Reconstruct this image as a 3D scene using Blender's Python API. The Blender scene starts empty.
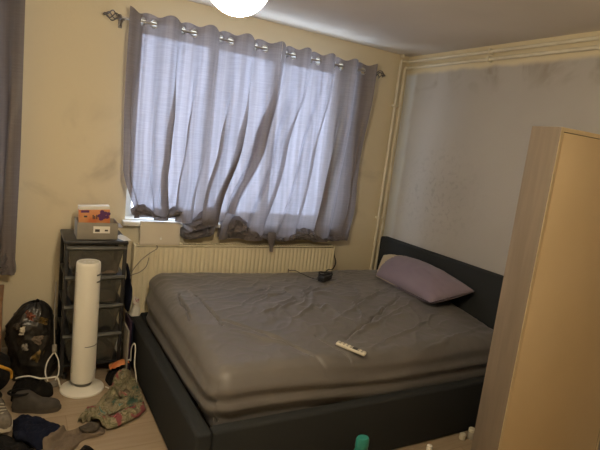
import bpy, bmesh, math, random
from mathutils import Vector, Matrix, noise as mnoise

# ------------------------------------------------------------------ camera, sky, lamp, exposure
scene = bpy.context.scene
C = scene.collection
CAM = Vector((-2.8573, -3.4307, 1.5592))
YAW, PITCH, ROLL, FPX = 0.5257, 0.1578, 0.1203, 498.42
fwd = Vector((math.sin(YAW)*math.cos(PITCH), math.cos(YAW)*math.cos(PITCH), -math.sin(PITCH)))
r0 = Vector((math.cos(YAW), -math.sin(YAW), 0)); u0 = r0.cross(fwd)
rgt = r0*math.cos(ROLL) + u0*math.sin(ROLL); up = u0*math.cos(ROLL) - r0*math.sin(ROLL)
cd = bpy.data.cameras.new('camera'); cam = bpy.data.objects.new('camera', cd); C.objects.link(cam)
cam.matrix_world = Matrix(((rgt.x, up.x, -fwd.x, CAM.x), (rgt.y, up.y, -fwd.y, CAM.y), (rgt.z, up.z, -fwd.z, CAM.z), (0, 0, 0, 1)))
cd.sensor_width = 36; cd.lens = FPX*36/600; cd.clip_start = 0.02
scene.camera = cam

world = bpy.data.worlds.new('sky'); scene.world = world; world.use_nodes = True
bg = world.node_tree.nodes['Background']
bg.inputs[0].default_value = (0.70, 0.80, 1.0, 1); bg.inputs[1].default_value = 8.5

LAMP_POS = Vector((-2.436, -2.30, 1.905)); LAMP_R = 0.075; LAMP_EM = 235.0; LAMP_COL = (1.0, 0.83, 0.57)
scene.view_settings.view_transform = 'Standard'; scene.view_settings.look = 'None'
scene.view_settings.exposure = 0.0; scene.view_settings.gamma = 1.0
scene.view_settings.use_curve_mapping = False

def pix(x, y, ax, v):                       # a pixel met with the plane  axis = v
    d = fwd + rgt*((x-300)/FPX) - up*((y-225)/FPX)
    return CAM + d*((v-CAM[ax])/d[ax])

# ------------------------------------------------------------------ materials
def mat(name, col, rough=0.7, col2=None, scale=8.0, bump=0.0, bscale=40.0, metal=0.0, spec=0.5, stretch=(1, 1, 1), detail=4, lo=0.35, hi=0.65, sheen=0.0, alpha=None):
    m = bpy.data.materials.new(name); m.use_nodes = True
    nt = m.node_tree; b = nt.nodes['Principled BSDF']
    b.inputs['Base Color'].default_value = (*col, 1); b.inputs['Roughness'].default_value = rough
    b.inputs['Metallic'].default_value = metal; b.inputs['Specular IOR Level'].default_value = spec
    b.inputs['Sheen Weight'].default_value = sheen
    tc = nt.nodes.new('ShaderNodeTexCoord'); mp = nt.nodes.new('ShaderNodeMapping')
    nt.links.new(tc.outputs['Object'], mp.inputs[0]); mp.inputs['Scale'].default_value = stretch
    if col2:
        n = nt.nodes.new('ShaderNodeTexNoise'); n.inputs['Scale'].default_value = scale; n.inputs['Detail'].default_value = detail
        nt.links.new(mp.outputs[0], n.inputs['Vector'])
        cr = nt.nodes.new('ShaderNodeValToRGB'); nt.links.new(n.outputs['Fac'], cr.inputs[0])
        cr.color_ramp.elements[0].position = lo; cr.color_ramp.elements[0].color = (*col, 1)
        cr.color_ramp.elements[1].position = hi; cr.color_ramp.elements[1].color = (*col2, 1)
        nt.links.new(cr.outputs[0], b.inputs['Base Color'])
    if bump:
        n2 = nt.nodes.new('ShaderNodeTexNoise'); n2.inputs['Scale'].default_value = bscale; n2.inputs['Detail'].default_value = 3
        nt.links.new(mp.outputs[0], n2.inputs['Vector'])
        bp = nt.nodes.new('ShaderNodeBump'); bp.inputs['Strength'].default_value = bump; bp.inputs['Distance'].default_value = 0.01
        nt.links.new(n2.outputs['Fac'], bp.inputs['Height']); nt.links.new(bp.outputs[0], b.inputs['Normal'])
    if alpha is not None: b.inputs['Alpha'].default_value = alpha
    return m

def nodes_of(m): return m.node_tree, m.node_tree.nodes['Principled BSDF']
def mathn(nt, op, a, b=None, clamp=False):
    n = nt.nodes.new('ShaderNodeMath'); n.operation = op; n.use_clamp = clamp
    for i, v in enumerate((a, b)):
        if v is None: continue
        if isinstance(v, (int, float)): n.inputs[i].default_value = v
        else: nt.links.new(v, n.inputs[i])
    return n.outputs[0]
def mixc(nt, fac, c1, c2):
    n = nt.nodes.new('ShaderNodeMix'); n.data_type = 'RGBA'
    for k, v in ((0, fac), (6, c1), (7, c2)):
        if isinstance(v, (int, float)): n.inputs[k].default_value = v
        elif isinstance(v, tuple): n.inputs[k].default_value = (*v, 1)
        else: nt.links.new(v, n.inputs[k])
    return n.outputs[2]
def noisef(nt, vec, scale, detail=4, dist=0.0):
    n = nt.nodes.new('ShaderNodeTexNoise'); n.inputs['Scale'].default_value = scale; n.inputs['Detail'].default_value = detail
    n.inputs['Distortion'].default_value = dist; nt.links.new(vec, n.inputs['Vector']); return n.outputs['Fac']
def maprange(nt, v, a, b, c=0.0, d=1.0):
    n = nt.nodes.new('ShaderNodeMapRange'); n.interpolation_type = 'SMOOTHSTEP'
    nt.links.new(v, n.inputs[0]); n.inputs[1].default_value = a; n.inputs[2].default_value = b; n.inputs[3].default_value = c; n.inputs[4].default_value = d
    return n.outputs[0]

M = {}
CREAM = (0.74, 0.655, 0.475); GREY = (0.50, 0.475, 0.44)
# back wall: cream paint with faint sooty smudges
m = M['wall_cream'] = mat('cream_paint', CREAM, 0.75, bump=0.12, bscale=60)
nt, b = nodes_of(m); tc = nt.nodes.new('ShaderNodeTexCoord'); o = tc.outputs['Object']
sep = nt.nodes.new('ShaderNodeSeparateXYZ'); nt.links.new(o, sep.inputs[0])
sm = maprange(nt, noisef(nt, o, 3.2, 8, 0.6), 0.50, 0.74)
zb = mathn(nt, 'MULTIPLY', maprange(nt, sep.outputs[2], 0.85, 1.2), maprange(nt, sep.outputs[2], 1.75, 1.4))
sm = mathn(nt, 'MULTIPLY', sm, zb)
nt.links.new(mixc(nt, mathn(nt, 'MULTIPLY', sm, 0.55), CREAM, (0.33, 0.27, 0.18)), b.inputs['Base Color'])
# right wall: grey paint inside a cream border left unpainted round the pipes, with mould specks
m = M['wall_grey'] = mat('grey_paint', GREY, 0.8, bump=0.12, bscale=60)
nt, b = nodes_of(m); tc = nt.nodes.new('ShaderNodeTexCoord'); o = tc.outputs['Object']
sep = nt.nodes.new('ShaderNodeSeparateXYZ'); nt.links.new(o, sep.inputs[0])
wob = mathn(nt, 'MULTIPLY', mathn(nt, 'SUBTRACT', noisef(nt, o, 7, 5), 0.5), 0.04)
bord = maprange(nt, mathn(nt, 'ADD', sep.outputs[2], wob), 2.235, 2.275)
edge = maprange(nt, mathn(nt, 'ADD', sep.outputs[1], wob), -0.15, -0.10)
grime = mathn(nt, 'MULTIPLY', maprange(nt, noisef(nt, o, 5, 8, 0.8), 0.46, 0.70), maprange(nt, mathn(nt, 'ADD', sep.outputs[2], mathn(nt, 'MULTIPLY', wob, 3.0)), 2.02, 2.25))
sp = nt.nodes.new('ShaderNodeVectorMath'); sp.operation = 'DISTANCE'; nt.links.new(o, sp.inputs[0]); sp.inputs[1].default_value = (0, -0.55, 1.30)
spot = mathn(nt, 'MULTIPLY', maprange(nt, sp.outputs['Value'], 0.55, 0.10), maprange(nt, noisef(nt, o, 26, 8, 0.6), 0.50, 0.68))
soft = maprange(nt, noisef(nt, o, 1.6, 4), 0.35, 0.7)
c = mixc(nt, mathn(nt, 'MULTIPLY', soft, 0.35), GREY, (0.40, 0.375, 0.345))
c = mixc(nt, mathn(nt, 'MULTIPLY', grime, 0.6), c, (0.27, 0.21, 0.15))
c = mixc(nt, mathn(nt, 'MULTIPLY', spot, 0.30), c, (0.24, 0.22, 0.20))
c = mixc(nt, edge, c, (0.66, 0.68, 0.70)); c = mixc(nt, bord, c, (0.74, 0.65, 0.45))
nt.links.new(c, b.inputs['Base Color'])
M['ceiling'] = mat('ceiling_paint', (0.74, 0.68, 0.60), 0.9, (0.68, 0.62, 0.545), 1.5, bump=0.08, bscale=80)
# floor: pale oak laminate
m = M['floor'] = mat('laminate', (0.55, 0.42, 0.28), 0.45)
nt, b = nodes_of(m); tc = nt.nodes.new('ShaderNodeTexCoord'); mp = nt.nodes.new('ShaderNodeMapping'); mp.inputs['Scale'].default_value = (1, 1, 1)
nt.links.new(tc.outputs['Object'], mp.inputs[0])
bt = nt.nodes.new('ShaderNodeTexBrick'); nt.links.new(mp.outputs[0], bt.inputs['Vector'])
bt.inputs['Scale'].default_value = 1.0; bt.inputs['Brick Width'].default_value = 1.3; bt.inputs['Row Height'].default_value = 0.19; bt.inputs['Mortar Size'].default_value = 0.0015
bt.inputs['Color1'].default_value = (0.43, 0.335, 0.23, 1); bt.inputs['Color2'].default_value = (0.37, 0.285, 0.195, 1); bt.inputs['Mortar'].default_value = (0.25, 0.18, 0.11, 1)
mp2 = nt.nodes.new('ShaderNodeMapping'); mp2.inputs['Scale'].default_value = (1.5, 18, 1); nt.links.new(tc.outputs['Object'], mp2.inputs[0])
g = maprange(nt, noisef(nt, mp2.outputs[0], 2.5, 6, 0.5), 0.35, 0.7)
nt.links.new(mixc(nt, mathn(nt, 'MULTIPLY', g, 0.45), bt.outputs['Color'], (0.30, 0.22, 0.14)), b.inputs['Base Color'])

M['white_gloss'] = mat('white_gloss_paint', (0.80, 0.78, 0.72), 0.35)
M['pipe_paint'] = mat('cream_pipe_paint', (0.80, 0.74, 0.58), 0.4, (0.72, 0.65, 0.49), 12)
M['radiator'] = mat('radiator_enamel', (0.80, 0.73, 0.54), 0.4)
M['dark_slot'] = mat('dark_slot', (0.05, 0.045, 0.04), 0.9)
M['upvc'] = mat('white_window_plastic', (0.82, 0.83, 0.84), 0.35)
M['nickel'] = mat('brushed_steel', (0.50, 0.48, 0.46), 0.35, metal=1.0)
M['pewter'] = mat('dark_pewter', (0.16, 0.15, 0.15), 0.4, metal=0.8)
M['bed_fabric'] = mat('charcoal_upholstery', (0.022, 0.025, 0.027), 0.85, (0.034, 0.036, 0.038), 300, bump=0.25, bscale=500, spec=0.25)
M['slat'] = mat('dark_slat_wood', (0.05, 0.035, 0.025), 0.8)
M['sheet'] = mat('taupe_fitted_sheet', (0.142, 0.132, 0.127), 0.42, (0.160, 0.148, 0.142), 5, bump=0.06, bscale=260, sheen=0.15, spec=0.35)
M['lilac'] = mat('lilac_pillowcase', (0.235, 0.185, 0.245), 0.75, (0.26, 0.21, 0.265), 6, bump=0.10, bscale=150, sheen=0.2)
M['cream_cloth'] = mat('cream_pillow_cloth', (0.62, 0.53, 0.36), 0.85, bump=0.1, bscale=150)
M['black_plastic'] = mat('black_plastic', (0.018, 0.018, 0.02), 0.4)
M['black_soft'] = mat('black_cable', (0.012, 0.012, 0.013), 0.6)
M['white_plastic'] = mat('white_plastic', (0.86, 0.83, 0.74), 0.35)
M['ivory_plastic'] = mat('ivory_plastic', (0.70, 0.66, 0.54), 0.4)
M['laptop'] = mat('laptop_shell', (0.72, 0.66, 0.56), 0.38)
M['emblem'] = mat('pale_emblem', (0.95, 0.95, 0.92), 0.15)
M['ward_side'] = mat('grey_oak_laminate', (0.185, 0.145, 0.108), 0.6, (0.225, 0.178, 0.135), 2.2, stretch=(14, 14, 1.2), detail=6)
M['ward_face'] = mat('beige_cabinet_board', (0.74, 0.58, 0.36), 0.5, (0.78, 0.615, 0.39), 2)
M['ward_edge'] = mat('beige_edge_band', (0.80, 0.66, 0.44), 0.5)
M['smoke'] = mat('smoked_drawer_plastic', (0.13, 0.122, 0.10), 0.25, alpha=0.66)
M['smoke_lip'] = mat('grey_drawer_lip', (0.10, 0.10, 0.09), 0.35)
M['grey_card'] = mat('grey_card', (0.27, 0.245, 0.205), 0.8, (0.30, 0.27, 0.225), 30)
M['paper'] = mat('white_paper', (0.80, 0.77, 0.70), 0.7)
M['print'] = mat('dark_print', (0.06, 0.05, 0.05), 0.8)
M['orange'] = mat('orange_print', (0.62, 0.17, 0.05), 0.5, (0.68, 0.32, 0.13), 14)
M['purple'] = mat('purple_print', (0.12, 0.03, 0.14), 0.5)
M['plum'] = mat('dark_plum_cover', (0.035, 0.016, 0.04), 0.5)
M['wood'] = mat('brown_wood', (0.20, 0.105, 0.05), 0.5, (0.27, 0.15, 0.075), 3, stretch=(2, 2, 16))
M['black_cloth'] = mat('black_cloth', (0.008, 0.007, 0.007), 0.95, (0.013, 0.012, 0.011), 20, bump=0.3, bscale=120, spec=0.2)
M['navy'] = mat('navy_cloth', (0.006, 0.008, 0.020), 0.9, (0.010, 0.013, 0.030), 14, bump=0.3, bscale=120, spec=0.2)
M['brown_cloth'] = mat('taupe_cloth', (0.15, 0.115, 0.085), 0.95, (0.20, 0.155, 0.115), 16, bump=0.3, bscale=120, spec=0.2)
M['grey_cloth'] = mat('grey_brown_cloth', (0.075, 0.062, 0.050), 0.95, (0.10, 0.085, 0.068), 14, bump=0.3, bscale=120, spec=0.2)
M['teal_cloth'] = mat('dull_teal_cloth', (0.06, 0.085, 0.075), 0.9, (0.09, 0.11, 0.09), 12, bump=0.3, bscale=120, spec=0.2)
M['yellow'] = mat('yellow_piping', (0.70, 0.38, 0.05), 0.6)
M['suede'] = mat('dark_suede', (0.055, 0.048, 0.042), 0.9, (0.075, 0.066, 0.056), 25, bump=0.2, bscale=200)
M['trainer'] = mat('grey_mesh', (0.13, 0.11, 0.085), 0.85, (0.20, 0.17, 0.13), 60)
M['lace'] = mat('pale_lace', (0.55, 0.50, 0.40), 0.8)
M['bag_film'] = mat('black_bag_film', (0.012, 0.011, 0.010), 0.28, (0.03, 0.026, 0.022), 9, bump=0.5, bscale=30)
M['rust_film'] = mat('rust_wrapper', (0.22, 0.055, 0.02), 0.4, (0.05, 0.02, 0.012), 40)
M['ochre_film'] = mat('ochre_wrapper', (0.26, 0.16, 0.035), 0.4, (0.05, 0.035, 0.015), 35)
M['pink'] = mat('pink_print', (0.45, 0.10, 0.14), 0.6, (0.75, 0.70, 0.62), 40, lo=0.45, hi=0.52)
M['teal_cap'] = mat('teal_cap_plastic', (0.03, 0.26, 0.22), 0.35)
M['clear_jar'] = mat('pale_jar_plastic', (0.55, 0.50, 0.42), 0.25, alpha=0.75)
M['floral'] = mat('floral_cloth', (0.3, 0.3, 0.2), 0.9)
nt, b = nodes_of(M['floral']); tc = nt.nodes.new('ShaderNodeTexCoord'); o = tc.outputs['Object']
n1 = noisef(nt, o, 16, 3, 1.2); n2 = noisef(nt, o, 9, 2, 0.8)
cr = nt.nodes.new('ShaderNodeValToRGB'); cr.color_ramp.interpolation = 'EASE'; nt.links.new(n1, cr.inputs[0])
els = cr.color_ramp.elements; els[0].position = 0.30; els[0].color = (0.05, 0.10, 0.07, 1); els[1].position = 0.72; els[1].color = (0.10, 0.20, 0.17, 1)
for p_, c_ in ((0.40, (0.19, 0.165, 0.095, 1)), (0.50, (0.29, 0.245, 0.155, 1)), (0.58, (0.14, 0.14, 0.07, 1)), (0.65, (0.36, 0.30, 0.20, 1))):
    e = els.new(p_); e.color = c_
nt.links.new(mixc(nt, maprange(nt, n2, 0.60, 0.66), cr.outputs[0], (0.26, 0.07, 0.075)), b.inputs['Base Color'])

# glass: clear pane that lets daylight straight through, with a thin gloss
g = bpy.data.materials.new('window_glass'); g.use_nodes = True; nt = g.node_tree
for n in list(nt.nodes): nt.nodes.remove(n)
out = nt.nodes.new('ShaderNodeOutputMaterial'); mx = nt.nodes.new('ShaderNodeMixShader'); tr = nt.nodes.new('ShaderNodeBsdfTransparent'); gl = nt.nodes.new('ShaderNodeBsdfGlossy')
gl.inputs['Roughness'].default_value = 0.02; mx.inputs[0].default_value = 0.06; tr.inputs[0].default_value = (0.95, 0.97, 0.97, 1)
nt.links.new(tr.outputs[0], mx.inputs[1]); nt.links.new(gl.outputs[0], mx.inputs[2]); nt.links.new(mx.outputs[0], out.inputs[0]); M['glass'] = g

def curtain_mat(name, col, trans, weave):
    m = bpy.data.materials.new(name); m.use_nodes = True; nt = m.node_tree; b = nt.nodes['Principled BSDF']; out = nt.nodes['Material Output']
    tc = nt.nodes.new('ShaderNodeTexCoord')
    mp = nt.nodes.new('ShaderNodeMapping'); mp.inputs['Scale'].default_value = (3, 3, 150); nt.links.new(tc.outputs['Object'], mp.inputs[0])
    slub = maprange(nt, noisef(nt, mp.outputs[0], 3.0, 3), 0.40, 0.62)
    mp2 = nt.nodes.new('ShaderNodeMapping'); mp2.inputs['Scale'].default_value = (16, 0, 0.10); nt.links.new(tc.outputs['Object'], mp2.inputs[0])
    strp = maprange(nt, noisef(nt, mp2.outputs[0], 3.0, 2), 0.35, 0.65)
    f = mathn(nt, 'ADD', mathn(nt, 'MULTIPLY', slub, 0.35), mathn(nt, 'MULTIPLY', strp, 0.45))
    c = mixc(nt, f, tuple(v*0.82 for v in col), tuple(min(1, v*1.20) for v in col))
    nt.links.new(c, b.inputs['Base Color']); b.inputs['Roughness'].default_value = 0.50; b.inputs['Sheen Weight'].default_value = 0.25
    tl = nt.nodes.new('ShaderNodeBsdfTranslucent'); nt.links.new(c, tl.inputs[0])
    mx = nt.nodes.new('ShaderNodeMixShader'); mx.inputs[0].default_value = trans
    nt.links.new(b.outputs[0], mx.inputs[1]); nt.links.new(tl.outputs[0], mx.inputs[2])
    op = nt.nodes.new('ShaderNodeBsdfTransparent'); op.inputs[0].default_value = (0.86, 0.86, 1.0, 1)     # open weave lets a little sky straight through
    m2 = nt.nodes.new('ShaderNodeMixShader'); nt.links.new(maprange(nt, strp, 0.2, 1.0, weave*0.75, weave*1.25), m2.inputs[0])
    nt.links.new(mx.outputs[0], m2.inputs[1]); nt.links.new(op.outputs[0], m2.inputs[2]); nt.links.new(m2.outputs[0], out.inputs['Surface'])
    return m
M['curtain'] = curtain_mat('silver_grey_curtain', (0.255, 0.225, 0.228), 0.36, 0.052)
M['curtain_dark'] = curtain_mat('dark_grey_curtain', (0.16, 0.14, 0.145), 0.14, 0.02)

# ------------------------------------------------------------------ mesh helpers (all shapes are given in room coordinates)
class MB:
    def __init__(s): s.v = []; s.f = []; s.smooth = True
    def add(s, vs, fs):
        k = len(s.v); s.v += [Vector(v) for v in vs]; s.f += [tuple(i+k for i in f) for f in fs]; return s
    def box(s, a, b, bev=0.004, seg=2, mtx=None):
        bm = bmesh.new(); bmesh.ops.create_cube(bm, size=1)
        a = Vector(a); b = Vector(b); c = (a+b)/2; d = b-a
        for v in bm.verts: v.co = Vector((v.co.x*d.x+c.x, v.co.y*d.y+c.y, v.co.z*d.z+c.z))
        if bev: bmesh.ops.bevel(bm, geom=bm.edges[:], offset=min(bev, 0.45*min(abs(d.x), abs(d.y), abs(d.z))), segments=seg, affect='EDGES', profile=0.5)
        if mtx: bm.transform(mtx)
        bm.verts.index_update()
        s.add([v.co.copy() for v in bm.verts], [[v.index for v in f.verts] for f in bm.faces]); bm.free(); return s
    def tube(s, pts, r, n=8, closed=False, cap=True):
        pts = [Vector(p) for p in pts]; L = len(pts); rs = r if isinstance(r, (list, tuple)) else [r]*L
        k = len(s.v); ref = None
        for i, p in enumerate(pts):
            a = pts[(i-1) % L] if (i > 0 or closed) else p; b = pts[(i+1) % L] if (i < L-1 or closed) else p
            t = (b-a).normalized()
            if ref is None: ref = t.orthogonal().normalized()
            ref = (ref - t*ref.dot(t)); ref = ref.normalized() if ref.length > 1e-6 else t.orthogonal().normalized()
            q = t.cross(ref)
            for j in range(n):
                an = 2*math.pi*j/n; s.v.append(p + (ref*math.cos(an) + q*math.sin(an))*rs[i])
        for i in range(L if closed else L-1):
            for j in range(n):
                a = k+i*n; b = k+((i+1) % L)*n; s.f.append((a+j, a+(j+1) % n, b+(j+1) % n, b+j))
        if cap and not closed: s.f.append(tuple(k+j for j in reversed(range(n)))); s.f.append(tuple(k+(L-1)*n+j for j in range(n)))
        return s
    def lathe(s, prof, c, n=32, sx=1.0, sy=1.0, mtx=None):
        k = len(s.v); c = Vector(c)
        for r, z in prof:
            for j in range(n):
                an = 2*math.pi*j/n; p = Vector((r*sx*math.cos(an), r*sy*math.sin(an), z))
                s.v.append((mtx @ p if mtx else p) + c)
        for i in range(len(prof)-1):
            for j in range(n):
                a = k+i*n; b = a+n; s.f.append((a+j, a+(j+1) % n, b+(j+1) % n, b+j))
        s.f.append(tuple(k+j for j in reversed(range(n)))); s.f.append(tuple(k+(len(prof)-1)*n+j for j in range(n)))
        return s
    def grid(s, fn, nu, nv, keep=None, closeu=False):
        k = len(s.v)
        for j in range(nv+1):
            for i in range(nu+1): s.v.append(Vector(fn(i/nu, j/nv)))
        for j in range(nv):
            for i in range(nu):
                if keep and not keep((i+.5)/nu, (j+.5)/nv): continue
                a = k+j*(nu+1)+i; s.f.append((a, a+1, a+nu+2, a+nu+1))
        return s
    def obj(s, name, m, parent=None, loc=None, smooth=True, angle=40):
        me = bpy.data.meshes.new(name); base = Vector(parent['_w']) if parent is not None else Vector(loc if loc is not None else (0, 0, 0))
        me.from_pydata([v-base for v in s.v], [], s.f); me.update()
        bm = bmesh.new(); bm.from_mesh(me)
        loose = [v for v in bm.verts if not v.link_faces]
        if loose: bmesh.ops.delete(bm, geom=loose, context='VERTS')
        bmesh.ops.recalc_face_normals(bm, faces=bm.faces[:]); bm.to_mesh(me); bm.free()
        if smooth: me.shade_smooth(); me.set_sharp_from_angle(angle=math.radians(angle))
        me.materials.append(M[m] if isinstance(m, str) else m)
        ob = bpy.data.objects.new(name, me); C.objects.link(ob); ob['_w'] = list(base)
        if parent is not None: ob.parent = parent; 
        else: ob.location = base
        return ob

def thing(name, label, cat, loc, group=None):
    o = bpy.data.objects.new(name, None); C.objects.link(o); o.location = loc; o.empty_display_size = 0.1
    o['label'] = label; o['category'] = cat; o['_w'] = list(loc)
    if group: o['group'] = group
    return o
def tag(o, label, cat, group=None):
    o['label'] = label; o['category'] = cat
    if group: o['group'] = group
    return o
def struct(o): o['kind'] = 'structure'; return o
def nz(x, y=0.0, z=0.0): return mnoise.noise(Vector((x, y, z)))
def ridge(x, y, z=0.0): return 1.0 - abs(mnoise.noise(Vector((x, y, z))))*2.0
def sst(a, b, x):     # smooth step, either direction
    t = max(0.0, min(1.0, (x-a)/(b-a))); return t*t*(3-2*t)
def spline(pts, n=8):
    P = [Vector(p) for p in pts]; P = [P[0]*2-P[1]] + P + [P[-1]*2-P[-2]]; o = []
    for i in range(1, len(P)-2):
        for k in range(n):
            t = k/n; a, b_, c_, d = P[i-1:i+3]
            o.append(0.5*((2*b_)+(c_-a)*t+(2*a-5*b_+4*c_-d)*t*t+(3*b_-a-3*c_+d)*t**3))
    o.append(P[-2]); return o
def seglen(p, a, b):
    ax, ay = a; bx, by = b; dx, dy = bx-ax, by-ay; L = dx*dx+dy*dy
    t = max(0, min(1, ((p[0]-ax)*dx+(p[1]-ay)*dy)/L)); return math.hypot(p[0]-ax-t*dx, p[1]-ay-t*dy), t
from mathutils.bvhtree import BVHTree
UNDER = []                                  # what later clothes lie on
def lies_under(ob):
    objs = [ob]+list(ob.children)
    for o_ in objs:
        if o_.type != 'MESH': continue
        base = Vector(o_['_w']); UNDER.append(BVHTree.FromPolygons([v.co+base for v in o_.data.vertices], [tuple(p_.vertices) for p_ in o_.data.polygons]))
    return ob
def support(x, y, rad=.014):
    z = 0.0
    for b_ in UNDER:
        for dx, dy in ((0, 0), (rad, 0), (-rad, 0), (0, rad), (0, -rad), (rad*.7, rad*.7), (-rad*.7, rad*.7), (rad*.7, -rad*.7), (-rad*.7, -rad*.7)):
            h_ = b_.ray_cast(Vector((x+dx, y+dy, .6)), Vector((0, 0, -1)))[0]
            if h_ is not None: z = max(z, h_.z+.004)
    return z
def cloth_heap(outline, h, seed, freq=14.0, n=64, z0=0.0, rough=0.6, hfun=None, swirl=0.0):
    """a crumpled garment lying on a surface: irregular outline, ridged folds, rolled edge"""
    xs = [p[0] for p in outline]; ys = [p[1] for p in outline]
    cx, cy = sum(xs)/len(xs), sum(ys)/len(ys)
    P = spline([(x, y, 0) for x, y in outline+outline[:1]], 14 if swirl else 10)[:-1]; N = len(P); R_ = n//3
    mb = MB(); vs = []; fs = []; low = []
    for j in range(R_+1):
        q = j/R_
        for i in range(N):
            k = 1 + 0.06*nz(P[i].x*15, P[i].y*15, seed)
            x = cx + (P[i].x-cx)*q*k; y = cy + (P[i].y-cy)*q*k
            prof = max(0.0, 1-q**4)**0.5
            f = ridge(x*freq*0.5, y*freq*0.5, seed)*0.55 + ridge(x*freq, y*freq, seed+7)*0.35 + ridge(x*freq*2.1, y*freq*2.1, seed+13)*0.18
            hh = h if hfun is None else hfun(x, y)
            if swirl:
                rd = math.hypot(x-cx, (y-cy)*1.3); an = math.atan2(y-cy, x-cx)
                f = abs(math.sin(rd*swirl + an + 2.2*nz(x*6, y*6, seed+17)))*.85 + .25*ridge(x*30, y*30, seed)
            sh = 0.02*q*prof
            x += sh*nz(x*20, y*20, seed+3); y += sh*nz(x*20, y*20, seed+5)
            sp_ = z0 + (support(x, y) if UNDER and z0 == 0 else 0.0)
            vs.append((x, y, max(sp_ + prof*hh*max(0.12, (1-rough)+rough*f), sp_+0.002))); low.append((x, y, sp_+.001))
    for j in range(R_):
        for i in range(N):
            a = j*N; b_ = a+N; fs.append((a+i, a+(i+1) % N, b_+(i+1) % N, b_+i))
    k0 = len(vs); vs += low[:R_*N]          # underside follows whatever it lies on
    for j in range(R_-1):
        for i in range(N):
            a = k0+j*N; b_ = a+N; fs.append((a+i, b_+i, b_+(i+1) % N, a+(i+1) % N))
    for i in range(N): fs.append((k0+(R_-1)*N+i, R_*N+i, R_*N+(i+1) % N, k0+(R_-1)*N+(i+1) % N))
    return mb.add(vs, fs)

# ------------------------------------------------------------------ the room
XL, YF, H = -4.1, -4.3, 2.4
W1 = (-2.222, -0.58, 0.93, 2.22); W2 = (-3.95, -2.95, 0.93, 2.22)      # window openings x0 x1 z0 z1
struct(MB().box((XL-.2, YF-.2, -.12), (.2, .3, 0), 0).obj('floor', 'floor', smooth=False))
struct(MB().box((XL-.2, YF-.2, H), (.2, .3, H+.15), 0).obj('ceiling', 'ceiling', smooth=False))
wb = MB()
for a, b_ in (((XL-.2, 0, 0), (.2, .25, .93)), ((XL-.2, 0, 2.22), (.2, .25, H)), ((XL-.2, 0, .93), (W2[0], .25, 2.22)), ((W2[1], 0, .93), (W1[0], .25, 2.22)), ((W1[1], 0, .93), (.2, .25, 2.22))):
    wb.box(a, b_, 0)
struct(wb.obj('wall_back', 'wall_cream', smooth=False))
struct(MB().box((0, YF, 0), (.2, 0, H), 0).obj('wall_right', 'wall_grey', smooth=False))
struct(MB().box((XL-.2, YF, 0), (XL, 0, H), 0).obj('wall_left', 'wall_cream', smooth=False))
struct(MB().box((XL-.2, YF-.2, 0), (.2, YF, H), 0).obj('wall_front', 'wall_cream', smooth=False))
for side, a, b_ in (('back', (XL, -.016, 0), (-.016, 0, .09)), ('right', (-.016, YF, 0), (0, 0, .09))):
    struct(MB().box(a, b_, .004).obj('baseboard_'+side, 'white_gloss'))

def window(n, w):
    x0, x1, z0, z1 = w; y0, y1 = .12, .18
    fr = MB()
    for a, b_ in (((x0, y0, z0), (x0+.06, y1, z1)), ((x1-.06, y0, z0), (x1, y1, z1)), ((x0+.06, y0, z0), (x1-.06, y1, z0+.06)), ((x0+.06, y0, z1-.06), (x1-.06, y1, z1))): fr.box(a, b_, .004)
    root = struct(fr.obj('window_%d' % n, 'upvc'))
    k = 3 if x1-x0 > 1.3 else 2; wd = (x1-x0-.12)/k
    for i in range(k):
        a = x0+.06+i*wd
        if i: MB().box((a-.03, y0, z0+.06), (a+.03, y1, z1-.06), .004).obj('mullion', 'upvc', root)
        MB().box((a+.01, .148, z0+.05), (a+wd-.01, .152, z1-.05), 0).obj('pane', 'glass', root, smooth=False)
    pl = bpy.data.lights.new('daylight_portal', 'AREA'); pl.shape = 'RECTANGLE'; pl.size = x1-x0; pl.size_y = z1-z0; pl.cycles.is_portal = True
    po = bpy.data.objects.new('daylight_portal', pl); C.objects.link(po); po.location = ((x0+x1)/2, .22, (z0+z1)/2); po.rotation_euler = (-math.pi/2, 0, 0)
    sl = MB().box((x0-.02, -.072, z0-.03), (x1+.02, -.0005, z0), .006).box((x0+.002, -.003, z0-.0), (x1-.002, .12, z0+.006), .001).obj('window_sill', 'white_gloss', root)
window(1, W1); window(2, W2)

# ------------------------------------------------------------------ heating pipes along wall and corner
def pipe(path, label, y_clips):
    t = thing('heating_pipe', label, 'pipe', (path[0][0], path[0][1], 0), 'cream heating pipes in the corner')
    MB().tube(path, .0125, 10).obj('pipe_run', 'pipe_paint', t)
    for (c, ax) in y_clips:
        cl = MB()
        if ax == 'z': cl.box((c[0]-.018, -.048, c[2]-.010), (c[0]+.018, -.0006, c[2]+.010), .003)
        else: cl.box((-.048, c[1]-.010, c[2]-.018), (-.0006, c[1]+.010, c[2]+.018), .003)
        cl.obj('pipe_clip', 'pipe_paint', t)
def bend(a, b_, c_, r=.03):
    a, b_, c_ = Vector(a), Vector(b_), Vector(c_); p = b_+(a-b_).normalized()*r; q = b_+(c_-b_).normalized()*r
    return [p, (p+b_*2+q)/4*1.0, q]
for k, (px, zt, lab) in enumerate(((-.105, 2.352, 'outer cream pipe up the corner and along the wall top'), (-.055, 2.300, 'inner cream pipe up the corner and along just below the top one'))):
    y = -.030 ; corner = (px, y, zt)
    path = [(px, y, .0)] + bend((px, y, 0), (px, y, zt), (-.03, y, zt), .02) + bend((px, y, zt), (-.03, y, zt), (-.03, -1, zt), .02) + [(-.03, YF+.02, zt)]
    pipe(path, lab, [((px, y, z), 'z') for z in (.45+.05*k, 1.02, 1.98)] + [((0, yy, zt), 'y') for yy in (-.88, -1.66, -2.6)])
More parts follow.
